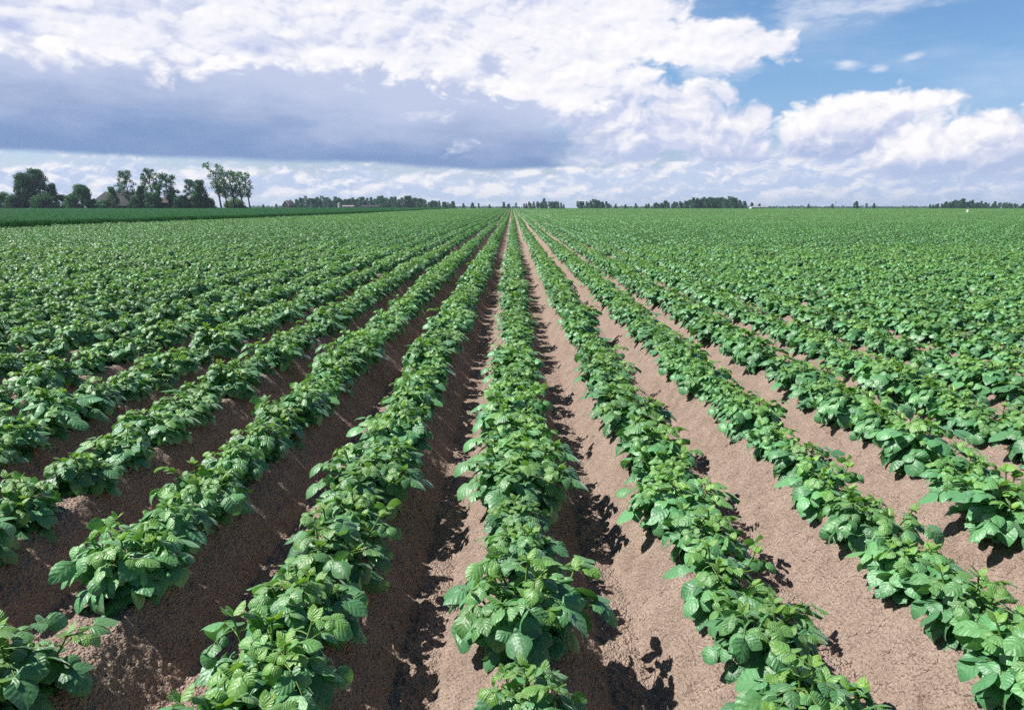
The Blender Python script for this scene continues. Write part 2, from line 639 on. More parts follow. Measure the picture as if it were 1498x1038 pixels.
byrow = {}
for p in single:
    byrow.setdefault(p[5], []).append(p)
for k, L in byrow.items():
    L.sort(key=lambda p: p[1])
    if k == 0:
        where = 'the central ridge'
    elif k < 0:
        where = f'{ordinal(-k)} ridge over dark furrows'
    else:
        where = f'{ordinal(k)} ridge over sunlit furrows'
    for j, (x, y, sc, rot, var, _k) in enumerate(L):
        look = 'bushy' if sc > 1.06 else 'leafy' if sc > 0.95 else 'small'
        o = bpy.data.objects.new('potato_plant', None)
        COL.objects.link(o)
        o.empty_display_size = 0.1
        o.location = (x, y, CREST + float(terrain(y)) - 0.005)
        o.rotation_euler = (0, 0, 0)
        o.scale = (sc, sc, sc * 0.93)
        tag(o, f'{look} potato plant, {ordinal(j + 1)} from near end of {where}', 'potato plant', 'potato plants in rows on the ridges')
        flip = 1 if math.cos(rot) > 0 else -1
        for nm, me in (('foliage', FOL[var]), ('stem', STM[var])):
            c = bpy.data.objects.new(nm, me)
            COL.objects.link(c)
            c.parent = o
            c.rotation_euler = (0, 0, 0 if flip > 0 else math.pi)

# ------------------------------------------------------------------ the rest of the crop: one object
SRC = bpy.data.collections.new('crop_sources')


def source(name, me):
    o = bpy.data.objects.new(name, me)
    SRC.objects.link(o)


def joined(parts, name):
    vs, qs, uvs, ti, yo, n = [], [], [], [], [], 0
    for V, Q, UV, TI, YO in parts:
        vs.append(V); qs.append(Q + n); uvs.append(UV); ti.append(TI); yo.append(YO)
        n += len(V)
    return make_mesh(name, np.concatenate(vs), np.concatenate(qs), [M_LEAF], np.concatenate(uvs), {'tint': np.concatenate(ti), 'young': np.concatenate(yo)})


for i in range(NVAR):
    source(f'crop_a{i:02d}', FOL[i])
low = [potato(seed=300 + i, nu=3, nv=4, stems=6, nodes=5, big=1.12, laterals=1, want_stem=False)[:5] for i in range(6)]
tiny = [potato(seed=400 + i, nu=3, nv=3, stems=5, nodes=4, big=1.30, size=1.1, radius=0.75, laterals=1, want_stem=False)[:5] for i in range(6)]


def block(pool, rows, length, seed, name):
    rg = np.random.default_rng(seed)
    parts = []
    for r in range(rows):
        y = rg.uniform(0, 0.3)
        while y < length:
            V, Q, UV, TI, YO = pool[int(rg.integers(0, len(pool)))]
            s = float(np.clip(rg.normal(1.0, 0.15), 0.65, 1.35))
            f = 1 if rg.uniform() < 0.5 else -1
            W = V * s
            W = np.stack([W[:, 0] * f + r * SP + rg.normal(0, 0.022), W[:, 1] * f + y, W[:, 2]], 1)
            if rg.uniform() > 0.05:
                parts.append((W, Q, UV, np.clip(TI + rg.normal(0, .20), 0, 1), YO * 0.45))
            y += rg.uniform(0.29, 0.42)
    return joined(parts, name)


for i in range(6):
    source(f'crop_b{i:02d}', block(low, 2, 2.1, 40 + i, 'crop_block'))
for i in range(5):
    source(f'crop_c{i:02d}', block(tiny, 6, 6.3, 60 + i, 'crop_block'))

pts, rot, scl, pick = [], [], [], []
for (x, y, sc, r, var, _k) in rest:
    pts.append((x, y, CREST - 0.005)); rot.append((0, 0, 0 if math.cos(r) > 0 else math.pi)); scl.append(sc); pick.append(var)
WHEAT_X = -33.5
y = 24.0
while y < 60:
    for k in range(-90, 90, 2):
        x = X0 + SP * k
        if abs(x) < 0.86 * y + 4 and x > WHEAT_X + 1.2:
            pts.append((x, y, CREST - 0.005)); rot.append((0, 0, 0)); scl.append(1.0); pick.append(NVAR + int(rng.integers(0, 6)))
    y += 2.1
while y < 445:
    for k in range(-43, 620, 6):
        x = X0 + SP * k
        if abs(x) < 0.80 * y + 6:
            pts.append((x, y, float(terrain(y + 3)) + 0.15)); rot.append((0, 0, 0)); scl.append(0.9 + 0.25 * float(vnoise(np.array([x / 23]), np.array([y / 31]), 21)[0])); pick.append(NVAR + 6 + int(rng.integers(0, 5)))
    y += 6.3


def instancer(name, pts, rot, scl, pick, coll):
    me = bpy.data.meshes.new(name)
    me.vertices.add(len(pts))
    me.vertices.foreach_set('co', np.asarray(pts, dtype=np.float32).ravel())
    a = me.attributes.new('rot', 'FLOAT_VECTOR', 'POINT'); a.data.foreach_set('vector', np.asarray(rot, dtype=np.float32).ravel())
    a = me.attributes.new('scl', 'FLOAT', 'POINT'); a.data.foreach_set('value', np.asarray(scl, dtype=np.float32))
    a = me.attributes.new('pick', 'INT', 'POINT'); a.data.foreach_set('value', np.asarray(pick, dtype=np.int32))
    o = link(name, me)
    ng = bpy.data.node_groups.new(name, 'GeometryNodeTree')
    ng.interface.new_socket('Geometry', in_out='INPUT', socket_type='NodeSocketGeometry')
    ng.interface.new_socket('Geometry', in_out='OUTPUT', socket_type='NodeSocketGeometry')
    gi = ng.nodes.new('NodeGroupInput'); go = ng.nodes.new('NodeGroupOutput')
    ci = ng.nodes.new('GeometryNodeCollectionInfo')
    ci.inputs['Collection'].default_value = coll
    ci.inputs['Separate Children'].default_value = True
    ci.inputs['Reset Children'].default_value = True
    ip = ng.nodes.new('GeometryNodeInstanceOnPoints')
    ip.inputs['Pick Instance'].default_value = True

    def na(nm, dt):
        q = ng.nodes.new('GeometryNodeInputNamedAttribute'); q.data_type = dt
        q.inputs['Name'].default_value = nm
        return [s for s in q.outputs if s.enabled and s.name == 'Attribute'][0]
    er = ng.nodes.new('FunctionNodeEulerToRotation')
    L = ng.links.new
    L(gi.outputs[0], ip.inputs['Points'])
    L(ci.outputs[0], ip.inputs['Instance'])
    L(na('pick', 'INT'), ip.inputs['Instance Index'])
    L(na('rot', 'FLOAT_VECTOR'), er.inputs[0])
    L(er.outputs[0], ip.inputs['Rotation'])
    L(na('scl', 'FLOAT'), ip.inputs['Scale'])
    L(ip.outputs[0], go.inputs[0])
    md = o.modifiers.new('scatter', 'NODES')
    md.node_group = ng
    return o


crop = instancer('potato_crop', pts, rot, scl, pick, SRC)
tag(crop, 'dense green potato crop covering the rest of the field to the horizon', 'crop', kind='stuff')

# ------------------------------------------------------------------ wheat field
WSRC = bpy.data.collections.new('wheat_sources')
for i in range(4):
    rg = np.random.default_rng(900 + i)
    nb = 2600
    b = np.stack([rg.uniform(0, 4, nb), rg.uniform(0, 4, nb), np.zeros(nb)], 1)
    a = rg.uniform(0, 6.28, nb)
    sd = np.stack([np.cos(a), np.sin(a), np.zeros(nb)], 1) * rg.uniform(0.010, 0.022, nb)[:, None]
    hgt = rg.normal(0.86, 0.05, nb) + 0.04 * np.sin(b[:, 0] * 2.1 + i) * np.cos(b[:, 1] * 1.7)
    lean = np.stack([rg.normal(0.06, 0.10, nb), rg.normal(0, 0.10, nb), hgt], 1)
    mid = b + lean * 0.6
    tip = b + lean + np.stack([rg.normal(0.04, 0.08, nb), rg.normal(0, 0.08, nb), -np.abs(rg.normal(0.0, 0.05, nb))], 1)
    V = np.stack([b - sd * .6, b + sd * .6, mid - sd, mid + sd, tip], 1).reshape(-1, 3)
    nf_ = 1300
    fbp = np.stack([rg.uniform(0, 4, nf_), rg.uniform(0, 4, nf_), rg.normal(0.78, 0.05, nf_)], 1)
    fa = rg.uniform(0, 6.28, nf_)
    fd = np.stack([np.cos(fa), np.sin(fa), rg.uniform(-0.2, 0.6, nf_)], 1) * rg.uniform(0.12, 0.24, nf_)[:, None]
    fs = np.stack([-np.sin(fa), np.cos(fa), np.zeros(nf_)], 1) * 0.016
    FV = np.stack([fbp - fs * .5, fbp + fs * .5, fbp + fd * .6 - fs, fbp + fd * .6 + fs, fbp + fd + np.array([0, 0, -.05])], 1).reshape(-1, 3)
    V = np.concatenate([V, FV])
    nb += nf_
    base = np.arange(nb)[:, None] * 5
    q = base + np.array([[0, 1, 3, 2]])
    t = base + np.array([[2, 3, 4]])
    me = make_mesh('wheat_patch', V, [q, t], [M_WHEAT], attrs={'tint': np.repeat(rg.uniform(0, 1, nb), 5)})
    o = bpy.data.objects.new(f'wheat_{i}', me)
    WSRC.objects.link(o)
pts, rot, scl, pick = [], [], [], []
y = 22.0
while y < 440:
    x = WHEAT_X - 4.0
    while x > -0.80 * y - 10:
        q = int(rng.integers(0, 4))
        pts.append((x + rng.uniform(-0.12, 0.12), y, float(terrain(y + 2)) - 0.02)); rot.append((0, 0, 0)); scl.append(rng.uniform(0.95, 1.05)); pick.append(q)
        x -= 4.0
    y += 4.0
wheat = instancer('wheat_field', pts, rot, scl, pick, WSRC)
tag(wheat, 'dark green wheat field beside the potatoes', 'wheat', kind='stuff')


# ------------------------------------------------------------------ trees
def leaf_cloud(centres, radii, per, size, rg, flat=0.8):
    vs, ti = [], []
    for c, r, n in zip(centres, radii, per):
        d = rg.normal(0, 1, (n, 3))
        d /= np.linalg.norm(d, axis=1)[:, None]
        rad = r * rg.uniform(0.25, 1.0, n) ** 0.45 * (1 + rg.normal(0, 0.20, n))
        p = c + d * rad[:, None] * np.array([1, 1, flat])
        nrm = d + rg.normal(0, 0.38, (n, 3))
        nrm /= np.linalg.norm(nrm, axis=1)[:, None]
        a = np.cross(nrm, rg.normal(0, 1, (n, 3)))
        a /= np.linalg.norm(a, axis=1)[:, None]
        b = np.cross(nrm, a)
        s = size * rg.uniform(0.6, 1.4, n)[:, None]
        quad = np.stack([p - a * s * .5, p + b * s * .32, p + a * s * .5, p - b * s * .32], 1)
        vs.append(quad.reshape(-1, 3))
        ti.append(np.repeat(np.clip(rg.normal(rg.uniform(0.1, 0.9), 0.2, n), 0, 1), 4))
    V = np.concatenate(vs)
    q = np.arange(len(V)).reshape(-1, 4)
    return V, q, np.concatenate(ti)


def grow(seed, H, W, kind, lean=0.0, leaf=0.5):
    """returns crown mesh data and the trunk builder. H height, W crown width"""
    rg = np.random.default_rng(seed)
    tb = MB()
    ts = np.linspace(0, 1, 8)
    if kind in ('airy', 'poplar'):
        bole = 0.28 if kind == 'airy' else 0.34
    elif kind == 'bush':
        bole = 0.05
    else:
        bole = 0.06
    top = 0.86
    axis = np.stack([lean * H * ts ** 1.2 + rg.normal(0, 0.012 * H, 8) * ts, rg.normal(0, 0.012 * H, 8) * ts, H * top * ts], 1)
    r0 = 0.018 * H + 0.05
    tb.tube(axis, r0 * (1 - 0.85 * ts) + 0.02, 7)
    cs, rs, ns = [], [], []
    nb = {'round': 40, 'bush': 15, 'airy': 26, 'poplar': 21, 'cone': 30}[kind]
    for i in range(nb):
        f = bole + (1 - bole) * (i + rg.uniform(0, 1)) / nb
        z = f * H
        g = (f - bole) / (1 - bole)
        if kind == 'round':
            env = (1.0 - 0.80 * g ** 1.5)
            br = 0.135 * W
        elif kind == 'bush':
            env = math.sqrt(max(0.05, 1 - g ** 2))
            br = 0.20 * W
        elif kind == 'cone':
            env = 1.0 - 0.72 * g
            br = 0.19 * W * (1 - 0.4 * g)
        elif kind == 'airy':
            env = 0.55 + 0.45 * math.sin(math.pi * min(1, g * 0.9 + 0.15))
            br = 0.14 * W
        else:
            env = 0.35 + 0.75 * g if g < 0.75 else 0.9
            br = 0.155 * W
        ang = i * 2.4 + rg.uniform(-0.5, 0.5)
        rr = (W / 2 - br * 0.6) * env * rg.uniform(0.30, 1.0) ** 0.5
        c0 = np.array([np.interp(min(f, 1), ts * top, axis[:, k]) for k in range(3)])
        c = np.array([c0[0] + math.cos(ang) * rr, c0[1] + math.sin(ang) * rr, min(z, H - br * 0.7)])
        cs.append(c)
        r = br * rg.uniform(0.60, 1.35)
        rs.append(r)
        dens = {'round': 17, 'bush': 17, 'airy': 13, 'poplar': 8, 'cone': 17}[kind]
        ns.append(int(min(1500, max(25, dens * (r / leaf) ** 2 * 1.5))))
        st = np.array([np.interp(max(bole * 0.75, f - 0.20), ts * top, axis[:, k]) for k in range(3)])
        m = (st + c) / 2 + np.array([0, 0, 0.05 * H]) * rg.uniform(-0.3, 0.6)
        tb.tube([st, m, c], [r0 * 0.32, r0 * 0.2, r0 * 0.07], 5)
    return leaf_cloud(cs, rs, ns, leaf, rg), tb


YF = 330.0
ZF = float(terrain(YF))


def farm_tree(px, top, width_px, kind, label, mat, seed, Y=YF, lean=0.0, leaf=0.62, group='trees around the farmstead', base_px=None):
    zt = float(terrain(Y))
    b = at(px, 304, Y)
    H = at(px, top, Y).z - zt
    W = width_px / FPX * Y * (1.2 if kind == 'poplar' else 1.0)
    (V, q, ti), tb = grow(seed, H, W, kind, lean, leaf)
    o = bpy.data.objects.new('farm_shrub' if kind == 'bush' else 'tree', None)
    COL.objects.link(o)
    o.location = (b.x, Y, zt - 0.05)
    tag(o, label, 'shrub' if kind == 'bush' else 'tree', group)
    link('crown' if kind != 'bush' else 'foliage', make_mesh('crown', V, q, [mat], attrs={'tint': ti}, smooth=False), o)
    tb.build('trunk' if kind != 'bush' else 'stem', M_BARK, o, True)
    return o


FT = [
    (3, 281, 34, 'bush', 'dark low tree clump at the very edge beside the tall broad tree', M_CROWN_D, 340),
    (39, 254, 42, 'round', 'tall broad dark tree, first of the two biggest crowns', M_CROWN_D, 322),
    (56, 246, 46, 'round', 'tallest broad dark tree, second of the two biggest crowns', M_CROWN_D, 327),
    (20, 285, 30, 'bush', 'dark undergrowth bush at the foot of the first broad tree', M_CROWN_D, 318),
    (64, 284, 34, 'bush', 'dark leafy bush at the foot of the tallest broad tree', M_CROWN, 316),
    (106, 285, 26, 'bush', 'mid-green bush at the foot of the pale round-headed tree', M_CROWN, 319),
    (152, 292, 20, 'bush', 'low shrub under the eaves in front of the long roof', M_CROWN, 319),
    (200, 286, 24, 'bush', 'dark shrub between the open-crowned tree and the ragged tree', M_CROWN_D, 319),
    (266, 286, 26, 'bush', 'dark shrub filling the gap before the brick house wall', M_CROWN_D, 319),
    (306, 288, 22, 'bush', 'low bush between the conical tree and the slender row', M_CROWN_D, 330),
    (78, 268, 22, 'round', 'dark narrow tree filling the shoulder of the tall broad tree', M_CROWN_D, 326),
    (92, 284, 22, 'bush', 'low pale bush between the broad tree and the pale round tree', M_CROWN_L, 328),
    (121, 269, 40, 'round', 'pale round-headed small tree beside the end of the barn roof', M_CROWN_L, 324),
    (138, 290, 12, 'bush', 'small dark shrub against the hipped end of the barn', M_CROWN_D, 326),
    (166, 273, 22, 'round', 'small leafy tree in front of the middle of the long roof', M_CROWN_L, 322),
    (189, 249, 29, 'airy', 'tall open-crowned tree rising alone above the long barn roof', M_CROWN, 325),
    (209, 272, 24, 'round', 'dense dark small tree where the long roof ends', M_CROWN_D, 321),
    (223, 246, 30, 'airy', 'tall ragged tree with light-green crown leaning over brick house', M_CROWN, 323),
    (225, 281, 26, 'bush', 'round mid-green bush under the ragged tall tree', M_CROWN, 318),
    (247, 254, 36, 'airy', 'tall dark tree with arching crown before the brick house', M_CROWN_D, 322),
    (254, 277, 20, 'round', 'dark lower tree standing beneath the arching crown', M_CROWN_D, 326),
    (280, 262, 24, 'airy', 'loose-crowned tree on the windward edge of the conical tree', M_CROWN, 330),
    (294, 263, 34, 'cone', 'dense dark conical tree beside the row of slender trees', M_CROWN_D, 326),
    (318, 238, 26, 'poplar', 'tallest slender bare-trunked tree, first of the leaning row', M_CROWN_L, 322),
    (327, 250, 22, 'poplar', 'second slender leaning tree of the row, thin crown', M_CROWN_L, 328),
    (338, 249, 24, 'poplar', 'third slender tree of the leaning row, wind-swept top', M_CROWN_L, 323),
    (350, 250, 22, 'poplar', 'fourth slender tree of the leaning row, forked trunk', M_CROWN_L, 326),
    (360, 251, 20, 'poplar', 'last slender tree at the open end of the leaning row', M_CROWN_L, 321),
    (345, 292, 34, 'bush', 'low green thicket growing behind the slender row of trunks', M_CROWN_L, 348),
]
for i, (px, top, w, kind, lab, mat, Y) in enumerate(FT):
    ln = {'poplar': -0.10, 'airy': -0.05}.get(kind, 0.0)
    bx = px + (6 if kind == 'poplar' else 2 if kind == 'airy' else 0)
    farm_tree(bx, top, w, kind, lab, mat, 700 + i, Y, ln)

# far trees: a few shared meshes, each tree its own object
FAR = []
for i, (H, W, kind) in enumerate([(13, 9, 'round'), (12, 10, 'round'), (14, 7, 'airy'), (11, 8, 'round'), (14, 9, 'cone'), (9, 9, 'round')]):
    (V, q, ti), tb = grow(800 + i, H, W, kind, 0.0, 1.0)
    FAR.append((H, make_mesh('far_crown', V, q, [M_WOOD], attrs={'tint': ti}, smooth=False), tb.mesh('far_trunk', [M_BARK])))


def far_tree(px, top, Y, label, group, var):
    zt = float(terrain(Y))
    p = at(px, top, Y)
    H0, cm, tm = FAR[var]
    s = (p.z - zt) / H0
    o = bpy.data.objects.new('far_tree', None)
    COL.objects.link(o)
    o.location = (p.x, Y, zt - 0.1)
    o.scale = (max(s, 0.45) * 1.0, max(s, 0.45), s)
    o.rotation_euler = (0, 0, rng.uniform(0, 6.28))
    tag(o, label, 'tree', group)
    for nm, me in (('crown', cm), ('trunk', tm)):
        c = bpy.data.objects.new(nm, me)
        COL.objects.link(c)
        c.parent = o


def wood(knots, step, Y, label, group, jit=1.6):
    xs_, ys_ = zip(*knots)
    x = xs_[0]
    while x <= xs_[-1]:
        t = np.interp(x, xs_, ys_) + rng.normal(0, jit)
        far_tree(x + rng.uniform(-1, 1), min(t, 301.0), Y + rng.uniform(-25, 35), label, group, int(rng.integers(0, 6)))
        x += step * rng.uniform(0.8, 1.25)


wood([(432, 291), (445, 288), (470, 289), (500, 291), (560, 289), (600, 288), (625, 293), (665, 296)], 3.3, 760, 'dark leafy tree in the long wood behind the wheat field', 'trees of the long wood')
wood([(766, 296), (790, 293), (815, 294), (828, 300)], 3.6, 760, 'dark leafy tree in the small copse just past the row ends', 'trees of the small copse')
wood([(846, 295), (868, 292), (885, 294), (896, 299)], 3.4, 740, 'dark leafy tree in the short rounded copse mid-horizon', 'trees of the rounded copse')
wood([(946, 299), (965, 296), (1000, 294), (1020, 290), (1042, 289), (1070, 290), (1080, 291), (1090, 297)], 3.5, 740, 'dark leafy tree in the tallest copse on the horizon', 'trees of the tallest copse')
wood([(1362, 299), (1385, 295), (1400, 294), (1430, 296), (1470, 297), (1510, 298)], 3.6, 740, 'dark tree in the low hedge-like belt at the field edge', 'trees of the low belt')
LONE = [
    (678, 297, 'lone small tree just beyond the end of the long wood', 0), (691, 296, 'round tree, first of three lone trees before the row ends', 1),
    (700, 297, 'narrow tree, middle of the three lone trees', 2), (716, 299, 'low round tree, last of the three lone trees', 3),
    (737, 295, 'single upright tree where the potato rows vanish', 0), (744, 298, 'smaller tree touching the single upright tree at the vanishing rows', 5),
    (755, 296, 'thin tree between vanishing rows and small copse', 2), (901, 298, 'little pointed tree at the tail of the rounded copse', 4),
    (915, 299, 'low wide tree in the gap after the rounded copse', 5), (930, 297, 'single upright tree in the middle of the gap between copses', 4),
    (1100, 296, 'flat-topped tree just beyond the tallest copse by the pale shed', 1), (1111, 298, 'small domed tree standing over the pale low shed', 5),
    (1183, 298, 'pointed tree at the start of the thin hedge line', 4), (1218, 298, 'dark bushy tree beside the thin mast', 3),
    (1253, 294, 'largest lone tree on the open horizon past the mast', 1), (1268, 297, 'thin pole-like tree next to the largest lone tree', 2),
    (1279, 297, 'brownish round tree beyond the thin pole-like tree', 3), (1409, 290, 'tall domed tree rising from the low belt', 1),
    (385, 299, 'low tree in the gap beyond the slender farm trees', 5), (404, 298, 'low tree before the far gabled house', 3),
]
for px, top, lab, var in LONE:
    far_tree(px, top, 730 + rng.uniform(-15, 15), lab, 'lone trees along the horizon', var)

# hazy low woods further off: reads as one mass
pk = []
rg = np.random.default_rng(77)
cs, rs, ns = [], [], []
Yh = 1500.0
for a, b, t0 in ((366, 440, 300), (620, 770, 301), (895, 950, 300.5), (1085, 1370, 300.3), (-20, 30, 300)):
    x = a
    while x < b:
        h = rg.uniform(0.4, 1.0)
        p = at(x, 304 - (304 - t0) * h, Yh + rg.uniform(-60, 60))
        r = max(1.8, (p.z - 0.8) * 0.55)
        cs.append(np.array([p.x, p.y, 0.8 + r * 0.8])); rs.append(r); ns.append(30)
        x += rg.uniform(1.4, 3.2)
V, q, ti = leaf_cloud(cs, rs, ns, 2.6, rg, 1.0)
fw = link('distant_woodland', make_mesh('distant_woodland', V, q, [M_WOOD], attrs={'tint': ti}, smooth=False))
tag(fw, 'thin blue-green line of woods along the far horizon', 'woods', kind='stuff')

# ------------------------------------------------------------------ buildings
M_THATCH = simple_mat('weathered_roof', (0.040, 0.039, 0.046), 0.9, 0.25, 1.2, bump=0.03)
M_TILE = simple_mat('red_tiles', (0.115, 0.075, 0.070), 0.85, 0.2, 1.5, bump=0.02)
M_BRICK = simple_mat('dark_brick', (0.08, 0.05, 0.043), 0.9, 0.2, 2.0)
M_WHITE = simple_mat('white_paint', (0.78, 0.77, 0.74), 0.6, 0.06, 1.0)
M_DARKW = simple_mat('tarred_boards', (0.045, 0.04, 0.04), 0.8, 0.2, 2.0)
M_GLASS = simple_mat('window_glass', (0.05, 0.06, 0.08), 0.1, 0.1, 1.0, spec=0.6)
M_PINK = simple_mat('pale_render', (0.30, 0.24, 0.23), 0.8, 0.1, 1.0)
M_METAL = simple_mat('galvanised_metal', (0.35, 0.36, 0.38), 0.5, 0.1, 1.0)


def house(name, label, px0, px1, Y, wall_h, ridge_h, depth, mroof, mwall, hip=0.0, windows=4, door=True, chimney=True, rot=0.0):
    zt = float(terrain(Y))
    x0, x1 = at(px0, 304, Y).x, at(px1, 304, Y).x
    L = x1 - x0
    root = bpy.data.objects.new(name, None)
    COL.objects.link(root)
    root.location = ((x0 + x1) / 2, Y, zt - 0.1)
    root.rotation_euler = (0, 0, rot)
    tag(root, label, 'building')
    hx, hy = L / 2, depth / 2
    w = MB()
    # walls with gable tops where the roof is not hipped
    for sx in (-1, 1):
        gp = [[sx * (hx - 0.3), -hy + .3, 0], [sx * (hx - 0.3), hy - .3, 0], [sx * (hx - 0.3), hy - .3, wall_h], [sx * (hx - 0.3), -hy + .3, wall_h]]
        w.add(gp, [[0, 1, 2, 3]])
        if hip < 0.5:
            w.add([[sx * (hx - 0.3), -hy + .3, wall_h], [sx * (hx - 0.3), hy - .3, wall_h], [sx * (hx - 0.3), 0, ridge_h - 0.15]], None, [[0, 1, 2]])
    for sy in (-1, 1):
        w.add([[-hx + .3, sy * (hy - .3), 0], [hx - .3, sy * (hy - .3), 0], [hx - .3, sy * (hy - .3), wall_h], [-hx + .3, sy * (hy - .3), wall_h]], [[0, 1, 2, 3]])
    w.build('wall', mwall, root)
    r = MB()
    th = 0.18
    hp = hip * hy
    for dz in (0, th):
        v = [[-hx, -hy, wall_h - .1 + dz], [hx, -hy, wall_h - .1 + dz], [hx, hy, wall_h - .1 + dz], [-hx, hy, wall_h - .1 + dz], [-hx + hp, 0, ridge_h + dz], [hx - hp, 0, ridge_h + dz]]
        r.add(v, [[0, 1, 5, 4], [2, 3, 4, 5]], [[1, 2, 5], [3, 0, 4]] if hip > 0 else None)
    b0, b1 = wall_h - .1, wall_h - .1 + th
    r.add([[-hx, -hy, b0], [hx, -hy, b0], [hx, -hy, b1], [-hx, -hy, b1]], [[0, 1, 2, 3]])
    r.add([[-hx, hy, b0], [hx, hy, b0], [hx, hy, b1], [-hx, hy, b1]], [[0, 1, 2, 3]])
    if hip == 0:
        for sx in (-1, 1):
            for sy in (-1, 1):
                r.add([[sx * hx, sy * hy, b0], [sx * hx, 0, ridge_h], [sx * hx, 0, ridge_h + th], [sx * hx, sy * hy, b1]], [[0, 1, 2, 3]])
    ro = r.build('roof', mroof, root)
    if chimney:
        c = MB()
        c.box((hx * 0.45, 0, ridge_h + 0.5), (0.8, 0.8, 1.6))
        c.build('chimney', M_BRICK, ro)
    for i in range(windows):
        xw = -hx + L * (i + 0.6) / (windows + 0.6)
        fr = MB()
        zc, ww, hh, yy = min(1.5, wall_h * 0.55), 1.1, min(1.3, wall_h * 0.5), -hy + .3 - .03
        fr.box((xw - ww / 2, yy, zc), (0.1, 0.08, hh)); fr.box((xw + ww / 2, yy, zc), (0.1, 0.08, hh))
        fr.box((xw, yy, zc + hh / 2 - .05), (ww - .1, 0.08, 0.1)); fr.box((xw, yy, zc - hh / 2 + .05), (ww - .1, 0.08, 0.1))
        f = fr.build('window', M_WHITE, root)
        g = MB()
        g.box((xw, yy + .02, zc), (ww - .1, 0.03, hh - .2))
        g.build('pane', M_GLASS, f)
    if door:
        d = MB()
        d.box((hx * 0.1, -hy + .3 - .03, min(1.05, wall_h * .45)), (1.1, 0.07, min(2.1, wall_h * .9)))
        d.build('door', M_DARKW, root)
    return root


house('farm_barn', 'long dark-roofed farm barn with hipped end behind the trees', 141, 232, 336, 1.9, 8.1, 15.0, M_THATCH, M_DARKW, hip=0.62, windows=5)
house('farmhouse', 'low brick farmhouse with pale reddish roof behind the tall trees', 234, 287, 338, 3.3, 5.6, 8.0, M_TILE, M_BRICK, hip=0.0, windows=5)
gh = house('gabled_house', 'far gabled house with pale roof edge beside the long wood', 415, 431, 700, 3.0, 7.6, 9.0, M_DARKW, M_BRICK, hip=0.0, windows=2, rot=1.2)
gl = 16 / FPX * 700 / 2
for sy in (-1, 1):
    m = MB()
    for dx_ in (0.0, 0.12):
        m.add([[-gl - .05 - dx_, sy * 4.5, 2.7], [-gl - .05 - dx_, 0, 7.5], [-gl - .05 - dx_, 0, 8.1], [-gl - .05 - dx_, sy * 4.5, 3.3]], [[0, 1, 2, 3]])
    m.build('bargeboard', M_WHITE, gh)
house('low_shed', 'low pale pinkish shed next to the white tower', 501, 519, 720, 2.2, 3.2, 7.0, M_PINK, M_PINK, windows=2, chimney=False)
house('dark_shed', 'long low dark shed in front of the long wood', 529, 556, 722, 1.8, 3.4, 8.0, M_THATCH, M_DARKW, windows=2, chimney=False)
house('pale_shed', 'long low pale shed under the small domed tree', 1097, 1122, 700, 1.5, 2.3, 8.0, M_METAL, M_WHITE, windows=3, chimney=False)
# white tower
p = at(496, 297.0, 690)
t = bpy.data.objects.new('silo_tower', None); COL.objects.link(t); t.location = (p.x, 690, float(terrain(690)) - .1)
tag(t, 'small white tower standing at the edge of the long wood', 'tower')
ang = np.linspace(0, 2 * np.pi, 17)[:-1]
m = MB(); hh = p.z - float(terrain(715))
m.tube([[0, 0, 0], [0, 0, hh * .5], [0, 0, hh]], [1.25, 1.25, 1.25], 16); m.build('body', M_WHITE, t, True)
m = MB(); m.tube([[0, 0, hh], [0, 0, hh + .35], [0, 0, hh + .7]], [1.4, .8, .05], 16); m.build('roof', M_METAL, t, True)
# thin mast
p = at(1223, 293.3, 690)
t = bpy.data.objects.new('mast', None); COL.objects.link(t); t.location = (p.x, 690, float(terrain(690)) - .1)
tag(t, 'thin grey mast beside the dark bushy tree', 'mast')
hh = p.z - float(terrain(690))
m = MB(); m.tube([[0, 0, 0], [0, 0, hh * .6], [0, 0, hh]], [.26, .18, .10], 8); m.build('pole', M_METAL, t, True)
m = MB(); m.box((0, 0, hh * .72), (1.7, .14, .14)); m.box((0, 0, hh * .86), (1.1, .13, .13)); m.build('crossarm', M_METAL, t)
# small white marker far out in the crop
Ym = 150.0
p = at(1413.5, 309.5, Ym)
gz = float(terrain(Ym))
t = bpy.data.objects.new('marker_flag', None); COL.objects.link(t); t.location = (p.x, Ym, gz + .1); t.rotation_euler = (0, 0, -0.8)
tag(t, 'tiny pale marker flag standing alone in the far potato crop', 'flag')
m = MB(); m.tube([[0, 0, 0], [0, 0, .6], [0, 0, p.z + .28 - gz]], .03, 6); m.build('pole', M_WHITE, t, True)
m = MB()
gx, gzz = np.meshgrid(np.linspace(-.1, .5, 7), np.linspace(-.28, .24, 4))
vv = np.stack([gx.ravel(), .04 * np.sin(gx.ravel() * 12), gzz.ravel() + p.z - gz + .05 + .1 * gx.ravel()], 1)
qq = [[j * 7 + i, j * 7 + i + 1, (j + 1) * 7 + i + 1, (j + 1) * 7 + i] for j in range(3) for i in range(6)]
m.add(vv, qq); m.add(vv + np.array([0, .012, 0]), qq); m.build('cloth', M_WHITE, t, True); t.scale = (0.75, 0.75, 1.0)
